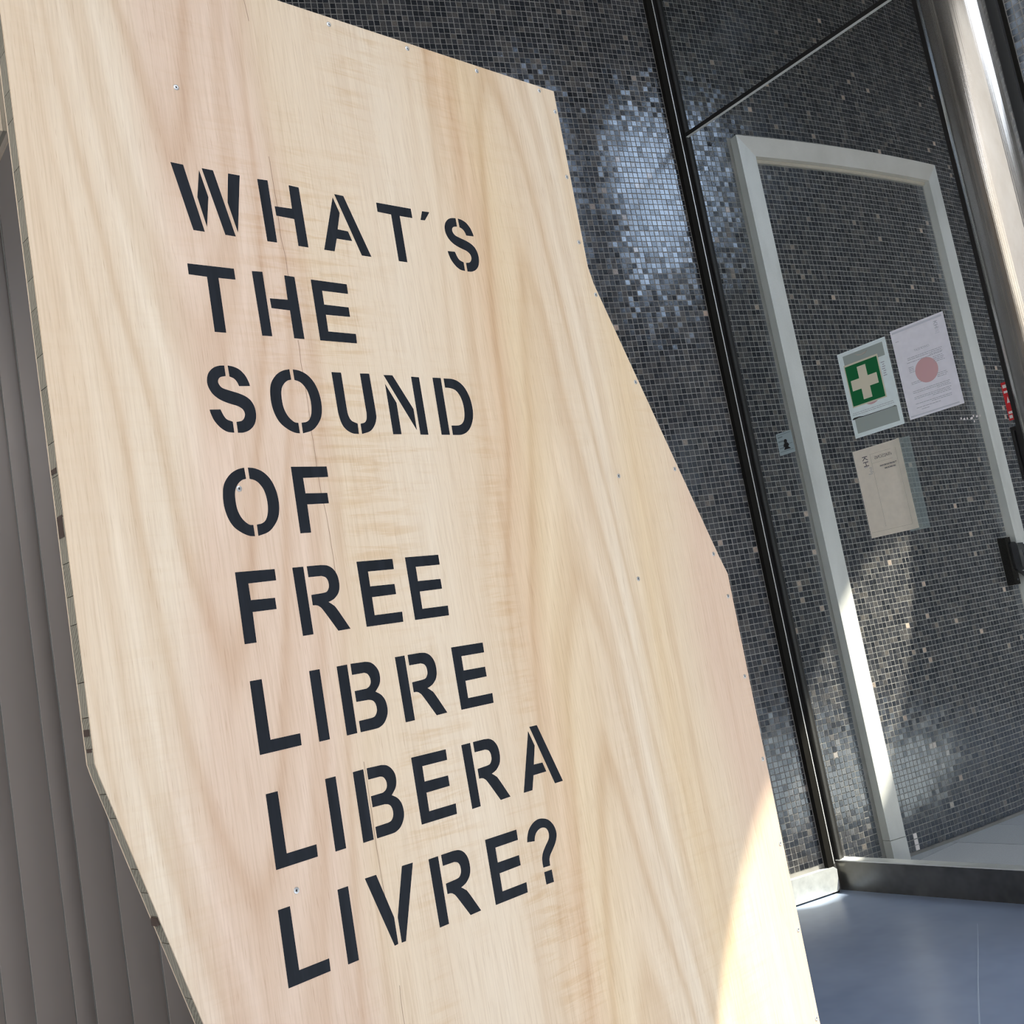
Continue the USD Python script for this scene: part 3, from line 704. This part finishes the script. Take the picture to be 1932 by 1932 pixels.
for i, (a, b) in enumerate(SCREWS):
    h_ = head.copy(); h_.apply_translation([a, b, 0.0])
    p_ = put('screw', h_, M_zinc, sb, smooth=40, label='zinc countersunk screw head' if i == 0 else None)
    c_ = cross.copy(); c_.apply_transform(trimesh.transformations.rotation_matrix(0.7 * i, [0, 0, 1])); c_.apply_translation([a, b, 0.0])
    put('drive_recess', c_, M_recess, p_)

# second panel behind the sign, top left, and the curtain
e_u = np.array([-0.614, 0.789, 0.0]); e_u /= np.linalg.norm(e_u)
e_n = np.cross(e_u, ZUP)
pq = thing('plywood_panel', frame=((-0.7074, 1.6401, 1.9892), e_u, ZUP, e_n), label='pale plywood panel edge-on behind the top left of the sign', category='panel')
put('panel_face', box(-0.05, 0.75, 0.0, 1.0, -0.003, 0.0), M_veneer, pq)
for k in range(3):
    put('ply_layer', box(-0.05, 0.75, 0.0005 * (k % 2), 1.0, -0.009 - 0.006 * k + .0002, -0.0032 - 0.006 * k), (M_ply, M_core)[k % 2], pq)

CO = np.array([-1.00838, 2.43972, 0.0])
ch_ = np.array([BH[0], BH[1], 0]); ch_ /= np.linalg.norm(ch_)
cn_ = np.array([ch_[1], -ch_[0], 0])
cu = thing('pleated_curtain', frame=(CO, ch_, ZUP, cn_), label='dark grey floor-length curtain with flat pleats behind the sign', category='curtain')
folds = [-0.80, -0.72, -0.655, -0.57, -0.50, -0.41, -0.335, -0.259, -0.201, -0.122, -0.080, -0.004, 0.075, 0.15, 0.215]
for i, (a, b) in enumerate(zip(folds, folds[1:])):
    us = np.linspace(0, 1, 9)
    front = [(a + (b - a) * u, 0.011 * (1 - u) ** 1.5 + 0.005 * math.sin(math.pi * u)) for u in us]
    prof = [(x, d) for x, d in front] + [(x, d - 0.003) for x, d in front[::-1]]
    m = prism(prof, 0.01, 3.3)
    v = m.vertices[:, [0, 2, 1]].copy()
    put('pleat', trimesh.Trimesh(v, m.faces[:, ::-1], process=False), M_curtain, cu, smooth=35)
put('curtain_rail', box(-0.82, 0.23, 3.29, 3.33, -0.012, 0.02), M_bronze, cu)

# ------------------------------------------------------------------ notices on the glass
def on_glass(name, u, z, **kw):
    return thing(name, frame=(glaz([(u, z, 0.0)])[0], GU, ZUP, GN), **kw)


def flat(parent, name, x0, x1, z0, z1, mat, lay, **kw):
    return put(name, box(x0, x1, z0, z1, 0.0004 * lay, 0.0004 * lay + 0.0003), mat, parent, **kw)


def mirrored_text(text, h, turn=0.0):
    m = meshkit.text_mesh(text, h, 0.0003)
    m.vertices[:, 0] *= -1
    m.invert()
    if turn:
        m.apply_transform(trimesh.transformations.rotation_matrix(turn, [0, 0, 1]))
    m.apply_translation([-m.bounds[0][0], -m.bounds[0][1], 0])
    return m


def place_text(parent, name, text, h, x, z, mat, lay, turn=0.0, width=None, **kw):
    m = mirrored_text(text, h, turn)
    if width:
        m.vertices[:, 0] *= width / m.extents[0]
    m.apply_translation([x, z, 0.0004 * lay])
    put(name, m, mat, parent, **kw)


def text_lines(parent, rows_, mat, lay, seed):
    g = np.random.default_rng(seed)
    for (x0, x1, z) in rows_:
        ms, x = [], x0
        while x < x1 - 0.004:
            w_ = g.uniform(0.004, 0.014)
            e = min(x + w_, x1)
            ms.append(box(x, e, z, z + 0.0017, 0.0004 * lay, 0.0004 * lay + 0.0002))
            x = e + 0.0017
        put('print_line', join(ms), mat, parent)


# 1 first-aid notice
n1 = on_glass('first_aid_notice', 0.456, 1.5507, label='pale notice sheet with a green first-aid cross sticker over it', category='notice')
flat(n1, 'sheet', 0, 0.1938, 0, 0.3016, M_cool, 0)
flat(n1, 'faded_window', 0.021, 0.180, 0.242, 0.288, M_greygreen, 1, label='grey-green faded strip at the top')
flat(n1, 'faded_window', 0.014, 0.180, 0.0145, 0.0665, M_greygreen, 1, label='grey-green faded strip at the bottom')
put('pink_disc', prism(sg.Point(0.094, 0.139).buffer(0.0415, 24).intersection(sg.box(0, 0, 1, 0.104)), 0.0004, 0.0007), M_pink, n1)
text_lines(n1, [(0.012, 0.172, 0.0845 + .0014 * 0), (0.010, 0.175, 0.0785)], M_inkgrey, 1, 3)
put('tear', prism([(0.004, 0.066), (0.012, 0.071), (0.034, 0.0705), (0.050, 0.0675), (0.165, 0.0675), (0.174, 0.069), (0.182, 0.065), (0.172, 0.0665), (0.05, 0.0655), (0.03, 0.067), (0.010, 0.064)], 0.0008, 0.0011), M_tear, n1, label='black torn edge')
put('curl', prism([(0.070, 0.281), (0.080, 0.273), (0.096, 0.270), (0.110, 0.272), (0.118, 0.279), (0.108, 0.276), (0.094, 0.274), (0.082, 0.277)], 0.0008, 0.003), M_inktan, n1)
for k in range(7):
    flat(n1, 'print_line', 0.158 + .002 * (k % 3), 0.172 - .002 * (k % 2), 0.175 + 0.0075 * k, 0.178 + 0.0075 * k, M_inkgrey, 1)
st = on_glass('first_aid_sticker', 0.4732, 1.6552, label='green square sticker with a cream cross on the pale notice', category='sticker')
flat(st, 'border', 0, 0.1362, 0, 0.1510, M_phos, 3)
flat(st, 'green_field', 0.0035, 0.1314, 0.0042, 0.1445, M_green, 4)
cr = sg.box(0.0495, 0.0167, 0.0838, 0.1320).union(sg.box(0.0148, 0.0553, 0.1188, 0.0919))
put('cross', prism(cr, 0.0020, 0.0023), M_phos, st, label='cream cross')

# 2 printed notice with the pink disc
n2 = on_glass('printed_notice', 0.6715, 1.5555, label='white printed notice with a pink disc at its middle', category='notice')
flat(n2, 'sheet', 0, 0.1950, 0, 0.3045, M_white, 0)
flat(n2, 'tape_band', 0.006, 0.188, 0.291, 0.2975, M_inkpale, 1)
flat(n2, 'tape_band', 0.006, 0.180, 0.0065, 0.0105, M_inkpale, 1)
put('pink_disc', prism(sg.Point(0.0970, 0.1415).buffer(0.0405, 28), 0.0004, 0.0007), M_pink, n2, label='pink printed disc')
place_text(n2, 'print_heading', 'CERTIFICAT', 0.0065, 0.070, 0.2125, M_inkgrey, 1, width=0.054)
L2 = [(0.040, 0.165, z) for z in (0.196, 0.1905)] + [(0.120, 0.165, 0.185)]
L2 += [(0.035, 0.167, z) for z in (0.1815,)] + [(0.037, 0.055, z) for z in (0.1655, 0.160, 0.1545)] + [(0.128, 0.167, z) for z in (0.1735, 0.168, 0.1625, 0.157)] + [(0.037, 0.060, 0.149)]
L2 += [(0.035, 0.070, z) for z in (0.115, 0.110)] + [(0.128, 0.165, z) for z in (0.118, 0.1125, 0.107)]
L2 += [(0.033, 0.166, z) for z in (0.0855, 0.080, 0.0655, 0.0605)] + [(0.120, 0.166, 0.075), (0.098, 0.166, 0.0555), (0.033, 0.166, 0.0435), (0.090, 0.166, 0.0385), (0.033, 0.120, 0.030), (0.050, 0.078, 0.0225)]
text_lines(n2, L2, M_inkgrey, 2, 5)
flat(n2, 'print_line', 0.012, 0.024, 0.262, 0.2635, M_inkgrey, 1)
place_text(n2, 'print_logo', 'KH', 0.0135, 0.1560, 0.2605, M_inkgrey, 1, turn=math.pi / 2)
for k, (w_, x_) in enumerate(((0.011, 0.157), (0.012, 0.157), (0.014, 0.156), (0.017, 0.153))):
    flat(n2, 'print_line', x_, x_ + w_, 0.2565 - 0.0042 * k, 0.2578 - 0.0042 * k, M_inkpale, 1)

# 3 delivery notice
n3 = on_glass('delivery_notice', 0.4320, 1.2047, label='beige delivery notice with mirrored lettering below the other sheets', category='notice')
us = np.linspace(0, 1, 12)
prof = [(0.190 * u, 0.0 if u < .7 else 0.010 * ((u - .7) / .3) ** 2) for u in us]
sheet = prism(prof + [(x, d + 0.0003) for x, d in prof[::-1]], 0, 0.3050)
put('sheet', trimesh.Trimesh(sheet.vertices[:, [0, 2, 1]].copy(), sheet.faces[:, ::-1], process=False), M_beige, n3, smooth=40)
place_text(n3, 'print_heading', 'LIVRAISONS', 0.0105, 0.0795, 0.2590, M_ink, 2, width=0.082)
place_text(n3, 'print_logo', 'KH', 0.0205, 0.0320, 0.2430, M_ink, 1, turn=math.pi / 2)
for k, (w_, x_) in enumerate(((0.012, 0.034), (0.010, 0.051), (0.008, 0.053), (0.010, 0.050), (0.011, 0.052), (0.016, 0.044))):
    flat(n3, 'print_line', x_, x_ + w_, 0.2395 - 0.0052 * k, 0.2413 - 0.0052 * k, M_inkgrey, 1)
for x0, x1, z in ((0.096, 0.160, 0.2300), (0.112, 0.158, 0.2185)):
    text_lines(n3, [(x0, x1, z), (x0, x1, z + 0.0026)], M_ink, 14, int(z * 1e4))
for x0, x1, z0, z1 in ((0.062, 0.160, 0.2795, 0.2801), (0.066, 0.160, 0.2475, 0.2481), (0.010, 0.165, 0.0175, 0.0181), (0.0645, 0.0652, 0.03, 0.28), (0.166, 0.1666, 0.0178, 0.28)):
    flat(n3, 'print_line', x0, x1, z0, z1, M_inktan, 10 if x1 > .16 else 2)
put('plastic_sleeve', box(0.150, 0.2240, -0.006, 0.3035, -0.0001, 0.0002), M_sleeve, n3, label='clear plastic sleeve past its right edge')

# 4 small sticker by the post
n4 = on_glass('pictogram_sticker', 0.1295, 1.5735, label='small blue-grey sticker with a black pictogram beside the left door jamb', category='sticker')
flat(n4, 'sheet', 0, 0.0715, 0, 0.0822, M_stick, 0)
for z0, z1 in ((0.0745, 0.0765), (0.0640, 0.0690), (0.0475, 0.0540), (0.0345, 0.0365), (0.0240, 0.0280), (0.0115, 0.0135)):
    flat(n4, 'print_line', 0.006, 0.066 if z1 - z0 < .003 else 0.028, z0, z1, M_stickdk, 1)
fig = sg.Point(0.0375, 0.0475).buffer(0.0075).union(sg.Polygon([(0.024, 0.030), (0.030, 0.041), (0.046, 0.041), (0.051, 0.031), (0.045, 0.026), (0.056, 0.017), (0.024, 0.017), (0.031, 0.026)]))
put('pictogram', prism(fig, 0.0008, 0.0011), M_black, n4, label='black pictogram')

# 5 red notice half hidden by the column, black handle plate below it
n5 = on_glass('red_notice', 0.9922, 1.4615, label='narrow red notice with white marks beside the steel column', category='notice')
flat(n5, 'sheet', 0, 0.017, 0, 0.1190, M_red, 0)
for q in ([(0.0035, 0.101), (0.016, 0.101), (0.016, 0.111), (0.0035, 0.111)], [(0.0035, 0.085), (0.016, 0.085), (0.016, 0.092), (0.0035, 0.092)], [(0.006, 0.054), (0.015, 0.054), (0.0115, 0.074)],
          [(0.0030, 0.020), (0.015, 0.020), (0.015, 0.028), (0.0030, 0.028)], [(0.0030, 0.006), (0.013, 0.006), (0.013, 0.016), (0.0030, 0.016)]):
    put('print_mark', prism(q, 0.0004, 0.0007), M_notice, n5)
hp = on_glass('handle_plate', 0.9883, 1.2760, label='black upright handle plate beside the steel column', category='handle')
put('back_plate', box(0, 0.021, 0, 0.165, 0.0, 0.004, 0.001), M_black, hp)
put('grip', box(0.006, 0.016, 0.012, 0.153, 0.004, 0.016, 0.002), M_gasket, hp)
